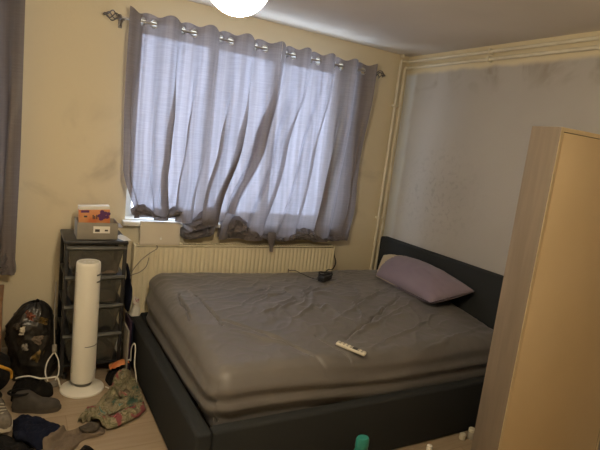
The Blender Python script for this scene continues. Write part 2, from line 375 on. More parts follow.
MB().box((-.115, -.05, 2.376), (-.085, -.012, 2.3995), .008).obj('trim_1', 'pipe_paint')['kind'] = 'structure'

# ------------------------------------------------------------------ ceiling pendant (its globe just touches the top of the frame)
lx, ly, lz = LAMP_POS
t = thing('pendant_lamp', 'glowing round white pendant lamp hanging at the top of the picture', 'lamp', (lx, ly, lz-LAMP_R))
MB().lathe([(.045, 2.3995), (.045, 2.392), (.02, 2.38), (.006, 2.375)], (lx, ly, 0), 20).obj('ceiling_rose', 'white_gloss', t)
MB().tube([(lx, ly, 2.38), (lx, ly, lz+LAMP_R+.03)], .004).obj('flex', 'white_gloss', t)
MB().lathe([(.006, .04), (.020, .034), (.021, -.004), (.016, -.008)], (lx, ly, lz+LAMP_R), 20).obj('lampholder', 'white_gloss', t)
bm_ = bpy.data.materials.new('lit_globe'); bm_.use_nodes = True; b = bm_.node_tree.nodes['Principled BSDF']
b.inputs['Emission Color'].default_value = (*LAMP_COL, 1); b.inputs['Emission Strength'].default_value = LAMP_EM
MB().lathe([(max(.0005, LAMP_R*math.sin(math.pi*i/20)), -LAMP_R*math.cos(math.pi*i/20)) for i in range(21)], (lx, ly, lz), 32).obj('globe_shade', bm_, t)

# ------------------------------------------------------------------ curtain rods
ROD_Z, ROD_Y = 2.185, -.115
def finial(mb_parent, x, sgn, ROD_Z):
    f = MB()
    for k in range(4):
        pts = []
        for i in range(13):
            q = i/12; a = k*math.pi/2 + q*math.pi*1.1; r = .026*math.sin(math.pi*q)+.003
            pts.append((x+sgn*(.012+.075*q), ROD_Y+r*math.cos(a), ROD_Z+r*math.sin(a)))
        f.tube(pts, .0035, 6)
    mt = Matrix.Rotation(math.pi/2*sgn, 4, 'Y')
    f.lathe([(.013, 0), (.016, .004), (.016, .012), (.008, .016)], (x, ROD_Y, ROD_Z), 14, mtx=mt)
    f.lathe([(.004, .083), (.009, .088), (.009, .094), (.002, .104)], (x, ROD_Y, ROD_Z), 12, mtx=mt)
    f.obj('finial', 'pewter', mb_parent)
def rod(x0, x1, label, loc, ROD_Z):
    t = thing('curtain_rod', label, 'curtain rod', loc)
    MB().tube([(x0, ROD_Y, ROD_Z), (x1, ROD_Y, ROD_Z)], .008, 12).obj('pole', 'nickel', t)
    finial(t, x0, -1, ROD_Z); finial(t, x1, 1, ROD_Z)
    for x in (x0+.013, x1-.013):
        MB().box((x-.012, -.008, ROD_Z-.045), (x+.012, -.0006, ROD_Z+.03), .003).tube([(x, -.006, ROD_Z-.03), (x, ROD_Y, ROD_Z-.014)], .005, 8).box((x-.006, ROD_Y-.014, ROD_Z-.018), (x+.006, ROD_Y+.014, ROD_Z-.010), .002).obj('bracket', 'pewter', t)
rod(-2.338, -0.42, 'dark metal curtain pole with twisted cage finials above the wide window', (-1.37, ROD_Y, ROD_Z), ROD_Z)
rod(-4.02, -2.83, 'dark metal curtain pole over the narrow window at the far left', (-3.4, ROD_Y, ROD_Z+.055), ROD_Z+.055)

# ------------------------------------------------------------------ curtains
def curtain(label, x_top, edge_fn, zbot_fn, n_eye, seed, out_fn, ztop=2.235, cols=22, rows=84, amp=.046, dark=False):
    """eyelet curtain: edge_fn(t)->(xl, xr); zbot_fn(s); out_fn(s, t)-> extra push into the room"""
    t_ = thing('curtain', label, 'curtain', (sum(x_top)/2, ROD_Y, ztop-1.3), 'silver grey eyelet curtains')
    HD = .10; nr = 16; NU = n_eye*cols
    def at(s, t):
        xl, xr = edge_fn(t)
        zt = ztop + .010*math.cos(2*math.pi*n_eye*s)*(1-min(1, t*10))
        z = zt + (zbot_fn(s)-zt)*t
        k = sst(.12, .55, t); ed = (1-sst(0, .13, s)) + sst(.87, 1, s)
        ph = math.pi*(n_eye*s-1) + k*(1.2*nz(s*5, t*.7, seed)+0.5*nz(s*11, t*1.2, seed+4))
        a = amp*(1+0.7*k*nz(s*4, t*2, seed+9))
        y = ROD_Y + a*((math.cos(ph)-.75+.55*k)*(1-.72*ed*k)) - k*.012*(ridge(s*n_eye*1.3, t*2.0, seed+2)) + k*.010*nz(s*n_eye*3.1, t*1.2, seed+21)
        bt = sst(.86, 1.0, t); y += bt*(.018*ridge(s*22, t*9, seed+31)-.01)
        y = min(y, -.012 - .075*sst(1.05, .97, z)) - out_fn(s, t)
        x = xl + (xr-xl)*(s + k*.010*nz(s*9, t*2.2, seed+6)*(1-min(1, ed))) + (1-min(1, ed))*(.006+k*.034*(.70+1.1*nz(s*3.7, t*.8, seed+40)))*math.sin(2*ph)
        return Vector((x, y, z))
    Lc = n_eye*.16; hz = .050; EY = [((k//2)+.5+(.115 if k % 2 else -.115))*2/n_eye for k in range(n_eye)]
    def tmap(v):   # fine rows for the header, coarser below
        hl = HD/1.3
        return v*hl*(nr+rows)/nr if v <= nr/(nr+rows) else hl + (v-nr/(nr+rows))*(1-hl)/(rows/(nr+rows))
    def keep(u, v):
        t = tmap(v)
        if t > HD/1.3*1.2: return True
        z = t*1.3; return min(math.hypot((u-e_)*Lc, z-hz) for e_ in EY) > .0225
    body = MB().grid(lambda u, v: at(u, tmap(v)), NU, nr+rows, keep).obj('cloth', 'curtain_dark' if dark else 'curtain', t_, angle=80)
    for k in range(n_eye):
        s = EY[k]; tt = hz/1.3; c = at(s, tt); e = .25/n_eye
        tx = (at(s+e*.3, tt)-at(s-e*.3, tt)).normalized(); tz = Vector((0, 0, -1)); 
        # flat pressed ring following the cloth
        ring = [c + tx*(.0235*math.cos(a)) + tz*(.0235*math.sin(a)) for a in [2*math.pi*i/20 for i in range(20)]]
        MB().tube(ring, .0042, 6, closed=True).obj('eyelet', 'nickel', t_)
    return t_, at

# left-hand panel of the wide window: full at the top, gathered up onto the sill at its foot
def e1(t):
    return -2.305 + .02*sst(.2, .7, t) + .095*sst(.74, 1.0, t), -1.291 + .05*sst(.18, .45, t) - .10*sst(.1, .6, t) - .18*sst(.55, 1.0, t)
def zb1(s): return .965 + .015*nz(s*7, 3.0) - .02*sst(.36, .5, s) + .085*sst(.84, .92, s)
def o1(s, t): return .055*math.sin(math.pi*sst(.55, 1.0, t))*(1-.75*sst(.4, .7, s)) + .078*sst(.07, .36, t)*sst(.76, .95, s)
c1, _ = curtain('left grey eyelet curtain of the wide window, hem gathered on the sill above the laptop', (-2.3, -1.25), e1, zb1, 8, 3.0, o1)
# right-hand panel
def e2(t):
    return -1.289 - .03*sst(.18, .45, t) - .10*sst(.1, .6, t) - .18*sst(.55, 1.0, t), -.462 - .01*sst(.7, 1.0, t)
def zb2(s): return .830 + .015*nz(s*9, 8.0)
def o2(s, t): return .020*math.sin(math.pi*sst(.6, 1.0, t))*sst(.1, .3, s)
c2, _ = curtain('right grey eyelet curtain of the wide window, reaching down to the radiator', (-1.28, -.43), e2, zb2, 8, 11.0, o2)
# narrow window, far left: only its edge is in the picture
def e3(t): return -3.55, -2.842 - .012*sst(.5, 1.0, t)
def zb3(s): return .600 + .02*nz(s*9, 14.0)
def o3(s, t): return .02*math.sin(math.pi*sst(.6, 1.0, t))
c3, _ = curtain('dark grey eyelet curtain hanging over the narrow window at the left edge', (-3.5, -2.84), e3, zb3, 6, 19.0, o3, ztop=2.305, dark=True)

# gathered hems: the spare length of each panel crumpled on sill and radiator
def bunch(parent, x0, x1, zlo, zhi, yb, yf, seed, m, fx=16.0):
    def fn(u, v):
        x = x0+(x1-x0)*u; th = math.pi*2*v
        e = math.sqrt(max(0.0, 1-(2*abs(u-.5))**5)); fr = max(0, math.sin(th))
        q = u*(x1-x0); w_ = .8*nz(x*7, v*3, seed+8)
        r = .74 + .42*ridge(q*fx+w_, math.cos(th)*2.2+w_, seed) + .20*ridge(q*fx*2.1, math.cos(th)*4.0, seed+5) - .12
        zc = (zlo(u)+zhi(u))/2; zh = (zhi(u)-zlo(u))/2
        d = (yb-yf)*r*e
        return (x + .014*nz(x*14, v*4, seed+2), yb - (d*fr if fr > 0 else -.012*math.sin(th)*e), zc + zh*math.cos(th)*(.90+.16*nz(x*18, v*2, seed+3)) + .012*nz(x*30, v*8, seed+4))
    return MB().grid(fn, int((x1-x0)*220), 64).obj('gathered_hem', m, parent, angle=60)
bunch(c1, -2.20, -1.86, lambda u: .978, lambda u: 1.025+.03*math.sin(u*9), -.09, -.185, 5.0, 'curtain', 13)
bunch(c1, -1.850, -1.625, lambda u: .815, lambda u: .985+.07*sst(.25, .75, u), -.045, -.180, 2.0, 'curtain', 13)
bunch(c2, -1.575, -.470, lambda u: .820+.006*math.sin(u*25), lambda u: .90+.03*math.sin(u*13)+.10*(1-sst(.05, .30, u)), -.05, -.180, 9.0, 'curtain', 14)
bunch(c3, -3.3, -2.855, lambda u: .575, lambda u: .80, -.05, -.17, 12.0, 'curtain_dark', 12)
# tail of cloth hanging over the radiator
def tail(u, v):
    w = .030*(1-.5*v)*(1+.3*math.sin(v*5)); th = u*2*math.pi
    return (-1.205 + w*math.cos(th) + .01*v, -.185 + .018*math.sin(th), .90-.145*v)
MB().grid(tail, 16, 14).obj('hem_tail', 'curtain', c2)

# ------------------------------------------------------------------ radiator
RX0, RX1, RZ0, RZ1 = -2.172, -.578, .19, .785
t = thing('radiator', 'long cream ribbed panel radiator below the wide window', 'radiator', ((RX0+RX1)/2, -.08, RZ0))
def rib(u, v):
    nr = 48; x = RX0+.012+(RX1-RX0-.024)*u; q = (u*nr) % 1.0
    d = sst(.12, .32, q)*(1-sst(.68, .88, q))
    e = sst(0, .05, v)*(1-sst(.93, .98, v))
    return (x, -.104 - .007*d*e, RZ0+.01+(RZ1-.03-RZ0)*v)
MB().grid(rib, 48*8, 20).obj('front_panel', 'radiator', t, angle=70)
MB().box((RX0+.012, -.1025, RZ0+.01), (RX1-.012, -.055, RZ1-.022), .002).obj('water_panel', 'radiator', t)
for a in (RX0, RX1-.012): MB().box((a, -.118, RZ0), (a+.012, -.045, RZ1), .003).obj('end_cap', 'radiator', t)
MB().box((RX0+.006, -.118, RZ1-.012), (RX1-.006, -.107, RZ1), .003).box((RX0+.006, -.052, RZ1-.012), (RX1-.006, -.045, RZ1), .003).obj('top_rail', 'radiator', t)
gr = MB()
for i in range(75):
    x = RX0+.03+i*(RX1-RX0-.06)/74; gr.box((x-.0035, -.108, RZ1-.008), (x+.0035, -.051, RZ1-.003), 0)
gr.obj('top_grille', 'radiator', t)
for x in (RX0+.25, RX1-.25): MB().box((x-.015, -.055, RZ0+.05), (x+.015, -.0006, RZ1-.08), .002).obj('wall_bracket', 'radiator', t)
MB().lathe([(.014, 0), (.014, .05), (.011, .055), (.011, .10)], (RX1+.015, -.08, RZ0-.06), 14).tube([(RX1+.015, -.08, RZ0+.02), (RX1-.01, -.08, RZ0+.02)], .009).tube([(RX1+.015, -.08, .0), (RX1+.015, -.08, RZ0-.05)], .0075).obj('valve', 'nickel', t)

# ------------------------------------------------------------------ laptop wedged upright between wall and radiator
t = thing('laptop', 'pale closed laptop standing upright on the radiator under the sill', 'laptop', (-2.008, -.135, .785))
tilt = Matrix.Translation((0, -.120, .785)) @ Matrix.Rotation(math.radians(-4), 4, 'X')
MB().box((-2.142, -.010, .0015), (-1.876, -.001, .158), .004, 3, tilt).obj('lid', 'laptop', t)
MB().box((-2.142, .0, .0015), (-1.876, .009, .158), .004, 3, tilt).obj('base', 'laptop', t)
em = MB()
pts = [tilt @ Vector((-2.004+.0085*(1.0-.12*abs(math.cos(a)))*math.cos(a)*(0.8 if abs(a) < .55 or a > 5.73 else 1.0), -.0106, .045+.009*math.sin(a)-(.0015 if math.sin(a) > .9 else 0))) for a in [2*math.pi*i/28 for i in range(28)]]
em.add(pts, [tuple(range(28))])
lf = [tilt @ Vector((-2.003+a, -.0106, .0565+c_)) for a, c_ in ((0, 0), (.003, .0015), (.0042, .0055), (.001, .004))]
em.add(lf, [(0, 1, 2, 3)])
em.obj('emblem', 'emblem', t)
cb = thing('laptop_cable', 'thin pale cable looping from the laptop down the radiator', 'cable', (-2.05, -.13, .60))
MB().tube(spline([(-2.03, -.135, .786), (-2.03, -.145, .765), (-2.08, -.135, .725), (-2.14, -.132, .665), (-2.19, -.11, .56), (-2.20, -.09, .40)], 8), .0028, 6).obj('strand', 'grey_card', cb)
MB().tube(spline([(-2.075, -.132, .700), (-2.09, -.135, .64), (-2.13, -.132, .60), (-2.17, -.13, .585), (-2.20, -.11, .56)], 8), .0028, 6).obj('strand', 'grey_card', cb)

# ------------------------------------------------------------------ bed frame
BX0, BX1, BY0, BY1, BZ = -2.178, -.012, -1.612, -.125, .315
t = thing('bed_frame', 'charcoal upholstered bed frame with headboard against the grey wall', 'bed', ((BX0+BX1)/2, (BY0+BY1)/2, 0))
MB().box((-.085, -1.60, 0.0), (-.006, -.065, .866), .018, 4).obj('headboard', 'bed_fabric', t)
MB().box((BX0, BY0, 0.0), (BX0+.075, BY1, BZ), .018, 4).obj('foot_panel', 'bed_fabric', t)
MB().box((BX0+.075, BY0, 0.0), (-.085, BY0+.065, BZ), .018, 4).obj('side_panel', 'bed_fabric', t)
MB().box((BX0+.075, BY1-.022, 0.0), (-.085, BY1, BZ), .008, 3).obj('side_panel', 'bed_fabric', t)
for i in range(13):
    x = BX0+.15+i*.155; MB().box((x-.035, BY0+.066, .205), (x+.035, BY1-.066, .222), .003).obj('slat', 'slat', t)

# ------------------------------------------------------------------ mattress in a fitted sheet
MX0, MX1, MY0, MY1, MZ0 = -2.092, -.092, -1.538, -.158, .2235
creases = [((142, 0), 0)]
def px2(x, y, z=.585):
    p = pix(x, y, 2, z); return (p.x, p.y)
folds = []
for a, b_, h, w in (((178, 298), (190, 320), -.010, .016), ((196, 301), (222, 325), -.014, .018), ((222, 321), (262, 329), -.008, .018), ((262, 328), (312, 345), -.014, .018), ((312, 345), (330, 350), -.006, .02),
                  ((232, 328), (300, 340), .008, .02), ((188, 296), (216, 318), .008, .018), ((262, 302), (285, 296), .010, .014), ((280, 312), (296, 304), .010, .014), ((258, 316), (280, 309), .008, .013), ((292, 318), (318, 306), .009, .014), ((250, 297), (266, 292), .008, .013), ((300, 300), (318, 292), .008, .013),
                  ((335, 318), (392, 290), .008, .02), ((352, 330), (408, 306), .010, .02), ((372, 338), (428, 318), .008, .02), ((345, 332), (400, 300), -.008, .016), ((318, 330), (352, 346), -.010, .02),
                  ((330, 275), (372, 262), .006, .02), ((318, 292), (350, 276), .006, .02), ((405, 345), (480, 322), .007, .025)):
    folds.append((px2(*a), px2(*b_), h, w))
btn = px2(219, 373, .555)
def mattress():
    nx, ny, nzv = 320, 230, 16; rr = .10
    lo = Vector((MX0, MY0, MZ0)); hi = Vector((MX1, MY1, .60))
    bm = bmesh.new(); vid = {}
    def P(i, j, k):
        key = (i, j, k)
        if key in vid: return vid[key]
        p = Vector((lo.x+(hi.x-lo.x)*i/nx, lo.y+(hi.y-lo.y)*j/ny, lo.z+(hi.z-lo.z)*k/nzv))
        c_ = Vector((max(lo.x+rr, min(hi.x-rr, p.x)), max(lo.y+rr, min(hi.y-rr, p.y)), max(lo.z+.05, min(hi.z-rr, p.z))))
        d = p-c_
        if d.length > 1e-6:
            r_ = rr if p.z > c_.z or abs(d.z) < 1e-6 else rr
            q = d.copy()
            if d.z < 0: q.z *= rr/.05
            q = q.normalized()*rr
            if d.z < 0: q.z *= .05/rr
            p = c_+q
        x, y, z = p
        w = sst(.30, .54, z)
        u = (x-MX0)/(MX1-MX0); v = (y-MY0)/(MY1-MY0)
        top = .012*sst(.75, 1, v)*(1-sst(.0, .35, u)) + .010 - .075*(1-sst(0, .55, v)) - .012*sst(.2, .5, u)*(1-sst(.5, .8, u))
        hgt = 0
        xw = x + .016*nz(x*9, y*9, 21) + .006*nz(x*28, y*28, 23); yw = y + .016*nz(x*9, y*9, 31) + .006*nz(x*28, y*28, 33)
        for a, b_, h, wd in folds:
            dist, tt = seglen((xw, yw), a, b_)
            if dist < wd*2.2: hgt += (2.6 if h < 0 else 1.5)*h*math.exp(-(dist/(wd*(.36 if h < 0 else .55)))**2)*(.35+.65*math.sin(math.pi*max(.08, min(.92, tt))))
        hgt += .0035*ridge(x*7+y*4, y*9-x*3, 2.0) + .003*nz(x*5, y*5, 4)
        msk = math.exp(-(((x+1.15)/.62)**2+((y+.80)/.38)**2)) + .5*math.exp(-(((x+.75)/.4)**2+((y+1.15)/.25)**2))
        ca_, sa_ = math.cos(.75), math.sin(.75); xr_ = x*ca_+y*sa_; yr_ = y*ca_-x*sa_
        rg = max(0.0, ridge(xr_*3.2+.5*nz(x*4, y*4, 51), yr_*9+.8*nz(x*5, y*5, 52), 41)-.45)
        hgt += msk*.026*rg*rg*2 + .004*max(0.0, ridge(x*10, y*13, 61)-.4)
        db = math.hypot(x-btn[0], y-btn[1]); hgt -= .010*math.exp(-(db/.012)**2) - .005*math.exp(-(db/.035)**2)
        p.z += w*(top+hgt)*1.0
        # long horizontal drag folds down the sides, corners pulled round
        side = 1-sst(.50, .585, z)
        if side > 0:
            out = Vector((x-(lo.x+hi.x)/2, y-(lo.y+hi.y)/2, 0)); ex = min(x-lo.x, hi.x-x); ey = min(y-lo.y, hi.y-y)
            nrm = Vector((math.copysign(1, out.x), 0, 0)) if ex < ey else Vector((0, math.copysign(1, out.y), 0))
            al = y if ex < ey else x
            fz = z*26 + 1.2*nz(al*1.4, 3.3) + al*1.1
            p += nrm*side*(.010*math.sin(fz*1.9) + .006*nz(al*3, z*30, 6) - .018*(1-sst(MZ0, .40, z)))
        p.x = min(p.x, -.0885)
        if p.z < .36: p.x = max(p.x, -2.1005); p.y = max(-1.5445, min(-.1495, p.y))
        p.z = max(p.z, .2232)
        v_ = bm.verts.new(p); vid[key] = v_; return v_
    def quad(a, b_, c_, d): bm.faces.new((P(*a), P(*b_), P(*c_), P(*d)))
    for i in range(nx):
        for j in range(ny):
            quad((i, j, nzv), (i+1, j, nzv), (i+1, j+1, nzv), (i, j+1, nzv))
        for k in range(nzv):
            quad((i, 0, k), (i+1, 0, k), (i+1, 0, k+1), (i, 0, k+1)); quad((i, ny, k), (i, ny, k+1), (i+1, ny, k+1), (i+1, ny, k))
    for j in range(ny):
        for k in range(nzv):
            quad((0, j, k), (0, j, k+1), (0, j+1, k+1), (0, j+1, k)); quad((nx, j, k), (nx, j+1, k), (nx, j+1, k+1), (nx, j, k+1))
    bm.faces.new([P(i, 0, 0) for i in range(nx)]+[P(nx, j, 0) for j in range(ny)]+[P(i, ny, 0) for i in range(nx, 0, -1)]+[P(0, j, 0) for j in range(ny, 0, -1)])
    bm.verts.index_update()
    mb = MB().add([v.co.copy() for v in bm.verts], [[v.index for v in f.verts] for f in bm.faces]); bm.free(); return mb
mt_ = mattress().obj('mattress', 'sheet', loc=((MX0+MX1)/2, (MY0+MY1)/2, MZ0), angle=180)
tag(mt_, 'thick mattress in a creased taupe fitted sheet on the charcoal bed', 'mattress')
_bv = BVHTree.FromPolygons([v.co+mt_.location for v in mt_.data.vertices], [tuple(p_.vertices) for p_ in mt_.data.polygons])
def bed_z(x, y, rad=0.0):
    zs = []
    for i in range(9 if rad else 1):
        h_ = _bv.ray_cast(Vector((x+(rad*math.cos(i*.7854) if i else 0), y+(rad*math.sin(i*.7854) if i else 0), 1.5)), Vector((0, 0, -1)))[0]
        if h_ is not None: zs.append(h_.z)
    return max(zs) if zs else .5

# ------------------------------------------------------------------ pillow leaning on the headboard
A_, B_, C_, D_ = Vector((-.160, -.235, .735)), Vector((-.430, -.50, .640)), Vector((-.450, -1.12, .632)), Vector((-.130, -1.19, .722))
t = thing('pillow', 'lilac pillow with cream end leaning on the charcoal headboard', 'pillow', (-.30, -.70, .60))
nrm = (D_-A_).cross(B_-A_).normalized(); nrm = -nrm if nrm.z < 0 else nrm
def pil(sgn, grow):
    def fn(u, v):
        su, sv = .5+.5*math.sin((u-.5)*math.pi), .5+.5*math.sin((v-.5)*math.pi)
        p = (A_*(1-su)+D_*su)*(1-sv) + (B_*(1-su)+C_*su)*sv
        e = (max(0, 1-abs(2*su-1)**2.2)*max(0, 1-abs(2*sv-1)**2.2))**.5
        pinch = .06*(1-abs(2*su-1))*abs(2*sv-1)
        p = p + ((A_+D_)/2-(B_+C_)/2).normalized()*(.045*math.sin(math.pi*su)*(1-sv))
        th = .105*e*(1 if sgn > 0 else .60)
        wr = .010*ridge(su*5+sv*2, sv*4-su, 3)*e + .006*ridge(su*13, sv*7, 8)*e
        p = p + nrm*sgn*(th + wr*.8 + grow)
        p.x = min(p.x, -.090 - grow)
        p.z = max(p.z, bed_z(p.x, p.y, .012)+.006-grow)
        return p
    return fn
sn = lambda q: .5+.5*math.sin((q-.5)*math.pi)
cut = lambda u, v: sn(u) > .33*(1-sn(v))
case = MB(); inner = MB()
for sg in (1, -1):
    case.grid(pil(sg, .003), 54, 40, cut); inner.grid(pil(sg, 0), 54, 40, lambda u, v: sn(u) < .38)
case.obj('pillowcase', 'lilac', t, angle=120); inner.obj('cushion', 'cream_cloth', t, angle=120)

# ------------------------------------------------------------------ charger and remote on the sheet
cpos = Vector((-.905, -.505, max(bed_z(-.905, -.505, r_) for r_ in (.02, .04, .06, .075))+.001))
t = thing('power_adapter', 'small black power adapter with coiled lead on the sheet near radiator', 'adapter', cpos)
rz = Matrix.Translation(cpos) @ Matrix.Rotation(.5, 4, 'Z')
MB().box((-.055, -.030, .0), (.045, .028, .040), .009, 3, rz).obj('adapter_body', 'black_plastic', t)
cl = []
for i in range(60):
    a = i/60*6.28*3.0; cl.append(rz @ Vector((.022+.062*math.cos(a)*(1+.2*math.sin(a*.7)), .008+.045*math.sin(a), .012+.045*(i/60)+.004*math.sin(a*2.3))))
MB().tube(cl, .006, 6).obj('coiled_lead', 'black_soft', t)
MB().tube(spline([rz @ Vector((-.03, 0, .014)), (-.965, -.46, bed_z(-.965, -.46, .02)+.011), (-.98, -.33, bed_z(-.98, -.33, .02)+.011), (-.99, -.22, bed_z(-.99, -.22, .02)+.011), (-1.0, -.150, bed_z(-1.0, -.17, .02)+.016), (-1.0, -.136, .60), (-1.0, -.134, .56)], 8), .003, 6).obj('lead', 'black_soft', t)
MB().tube(spline([rz @ Vector((.03, .01, .014)), (-.845, -.40, bed_z(-.845, -.40, .02)+.011), (-.72, -.26, bed_z(-.72, -.26, .02)+.011), (-.62, -.18, bed_z(-.62, -.18, .02)+.012), (-.566, -.135, .645), (-.562, -.095, .70), (-.562, -.085, .74)], 8), .004, 6).obj('lead', 'black_soft', t)

_z = .53
for _ in range(6):
    p0 = pix(336.5, 351.5, 2, _z); p1 = pix(364, 359.5, 2, _z); rc = (p0+p1)/2; _z = .5*_z+.5*bed_z(rc.x, max(rc.y, MY0+.05))
p0 = pix(336.5, 351.5, 2, _z); p1 = pix(364, 359.5, 2, _z); ang = math.atan2(p1.y-p0.y, p1.x-p0.x); L = .165
rc = (p0+p1)/2; rc.y = max(rc.y, -1.45); rc.x += .025; dv = Vector((math.cos(ang), math.sin(ang))); za, zb_ = bed_z(rc.x-dv.x*.07, rc.y-dv.y*.07), bed_z(rc.x+dv.x*.07, rc.y+dv.y*.07); tl_ = max(-.12, min(.12, math.atan2(zb_-za, .14))); rcz = (za+zb_)/2
sl_ = max(bed_z(rc.x+dv.x*q-dv.y*w_, rc.y+dv.y*q+dv.x*w_)-(rcz+q*math.tan(tl_)) for q in [-.085+.0085*i for i in range(21)] for w_ in (-.022, -.011, 0, .011, .022)); rcz += sl_+.001
t = thing('remote_control', 'slim white remote control lying on the taupe sheet', 'remote control', (rc.x, rc.y, rcz))
rz = Matrix.Translation((rc.x, rc.y, rcz)) @ Matrix.Rotation(ang, 4, 'Z') @ Matrix.Rotation(-tl_, 4, 'Y')
MB().box((-L/2, -.021, 0), (L/2, .021, .017), .007, 3, rz).obj('shell', 'ivory_plastic', t)
for i in range(7):
    for j in range(2):
        x = -.062+i*.0205; y = -.009+j*.018
        if i == 4: continue
        MB().box((x-.005, y-.0045, .0165), (x+.005, y+.0045, .0195), .0015, 1, rz).obj('button', 'grey_card', t)
MB().box((.008, -.014, .0165), (.036, .012, .0198), .004, 2, rz).obj('key_pad', 'black_plastic', t)

# ------------------------------------------------------------------ tall shallow cabinet in front of the bed
WX0, WX1, WYB, WYF, WZ = -.90, -.030, -1.968, -2.109, 1.762
t = thing('tall_cabinet', 'tall shallow beige cabinet with grey oak side beside the bed', 'cabinet', ((WX0+WX1)/2, (WYB+WYF)/2, 0))
MB().box((WX0, WYF, 0), (WX0+.018, WYB, WZ), .0015).obj('side_board', 'ward_side', t)
MB().box((WX1-.018, WYF, 0), (WX1, WYB, WZ), .0015).obj('side_board', 'ward_side', t)
MB().box((WX0+.018, WYF+.001, WZ-.018), (WX1-.018, WYB, WZ), .0015).obj('top_board', 'ward_side', t)
MB().box((WX0+.018, WYF+.001, .05), (WX1-.018, WYB, .068), .0015).obj('bottom_board', 'ward_side', t)
MB().box((WX0+.018, WYB-.006, .068), (WX1-.018, WYB-.001, WZ-.018), .0005).obj('rear_board', 'ward_side', t)
for a, b_ in (((WX0, WYF-.0015, 0), (WX0+.018, WYF-.0002, WZ)), ((WX1-.018, WYF-.0015, 0), (WX1, WYF-.0002, WZ)), ((WX0+.018, WYF-.0015, WZ-.018), (WX1-.018, WYF-.0002, WZ))):
    MB().box(a, b_, .0004, 1).obj('edge_band', 'ward_edge', t)
MB().box((WX0+.0205, WYF-.0005, .03), (WX1-.0205, WYF+.016, WZ-.0205), .001).obj('face_panel', 'ward_face', t)

# ------------------------------------------------------------------ storage drawers
DX0, DX1, DYF, DYB = -2.608, -2.262, -.365, -.035
t = thing('drawer_tower', 'black plastic storage tower of four smoked drawers beside the bed', 'drawers', ((DX0+DX1)/2, (DYF+DYB)/2, 0))
MB().box((DX0-.004, DYF-.012, .842), (DX1+.004, DYB, .866), .008, 3).obj('top_plate', 'black_plastic', t)
for x in (DX0, DX1-.022):
    for y in (DYF, DYB-.022): MB().box((x, y, .03), (x+.022, y+.022, .843), .004).obj('corner_post', 'black_plastic', t)
for z in (.655, .475, .295, .100): MB().box((DX0+.004, DYF+.004, z-.018), (DX1-.004, DYB-.004, z-.004), .003).obj('shelf_rail', 'black_plastic', t)
for x in (DX0+.03, DX1-.03):
    for y in (DYF+.03, DYB-.03): MB().tube([(x, y, .032), (x, y, .0)], [.016, .012], 10).obj('foot', 'black_plastic', t)
for k, (zt, zb) in enumerate(((.832, .655), (.652, .475), (.472, .295), (.290, .100))):
    xa, xb = DX0+.012, DX1-.012; tp = .036
    # tapered open tub: outer wall with a slightly bowed front
    def tub(u, v, zt=zt, zb=zb):
        z = zb+.002 + (zt-zb-.006)*v; ins = tp*(1-v)+.003
        x0_, x1_, y0_, y1_ = xa+ins, xb-ins, DYF-.006+ins*.8, DYB-.02-ins
        per = u*4; s = per % 1.0; q = int(per) % 4
        cs = [(x0_, y0_), (x1_, y0_), (x1_, y1_), (x0_, y1_)]
        a = cs[q]; b2 = cs[(q+1) % 4]; bow = -.012*math.sin(math.pi*s) if q == 0 else 0
        return (a[0]+(b2[0]-a[0])*s, a[1]+(b2[1]-a[1])*s+bow, z)
    d = MB().grid(tub, 48, 6).box((xa+tp, DYF+.012, zb), (xb-tp, DYB-.04, zb+.004), 0).obj('drawer', 'smoke', t, angle=60)
    lipm = MB(); n_ = 16
    for a_, b2 in (((xa-.004), (xb+.004)),):
        lipm.grid(lambda u, v: (a_+(b2-a_)*u, DYF-.006-.014*math.sin(math.pi*u)-.012*math.sin(math.pi*v), zt-.022+.024*v), 20, 8)
    lipm.box((xa-.002, DYF-.006, zt-.016), (xb+.002, DYF+.002, zt), .002)
    lipm.obj('drawer_lip', 'smoke_lip', d)
    cloth_heap([(xa+.04, DYF+.03), (xb-.04, DYF+.025), (xb-.045, DYB-.07), (xa+.045, DYB-.07)], .10, 40+k, 12, 30, zb+.005).obj('contents', ('brown_cloth', 'grey_cloth', 'black_cloth', 'black_cloth')[k], d)

# shoe box with a food carton in it, papers under
SX0, SX1, SYF, SYB, SZ = -2.545, -2.318, -.335, -.165, .8665
t = thing('shoe_box', 'open grey shoe box with a white label on top of the drawers', 'box', ((SX0+SX1)/2, (SYF+SYB)/2, SZ))
hb = .100
MB().box((SX0, SYF, SZ), (SX1, SYB, SZ+.004), .0008).obj('box_bottom', 'grey_card', t)
for a, b_ in (((SX0, SYF, SZ+.004), (SX1, SYF+.003, SZ+hb)), ((SX0, SYB-.003, SZ+.004), (SX1, SYB, SZ+hb)), ((SX0, SYF+.003, SZ+.004), (SX0+.003, SYB-.003, SZ+hb)), ((SX1-.003, SYF+.003, SZ+.004), (SX1, SYB-.003, SZ+hb))):
    MB().box(a, b_, .0008).obj('box_wall', 'grey_card', t)
lb = MB().box((-2.458, SYF-.0014, SZ+.038), (-2.365, SYF-.0002, SZ+.080), .0003, 1).obj('box_label', 'paper', t)
for a, b_ in (((-2.448, .046), (-2.422, .062)), ((-2.394, .050), (-2.376, .060))): MB().box((a[0], SYF-.0022, SZ+a[1]), (b_[0], SYF-.0012, SZ+b_[1]), 0).obj('print_mark', 'print', lb)
MB().box((SX1+.0005, SYF+.01, SZ+.070), (SX1+.03, SYB-.02, SZ+.073), .0005, 1, Matrix.Translation((0, 0, 0))).obj('lid_flap', 'grey_card', t)
t = thing('food_carton', 'orange and purple food carton standing in the grey shoe box', 'carton', (-2.455, -.26, SZ+.005))
rz = Matrix.Translation((-2.440, -.250, SZ+.0045)) @ Matrix.Rotation(math.radians(-3), 4, 'Y')
MB().box((-.086, -.03, .010), (.086, .03, .165), .002, 2, rz).obj('carton_body', 'orange', t)
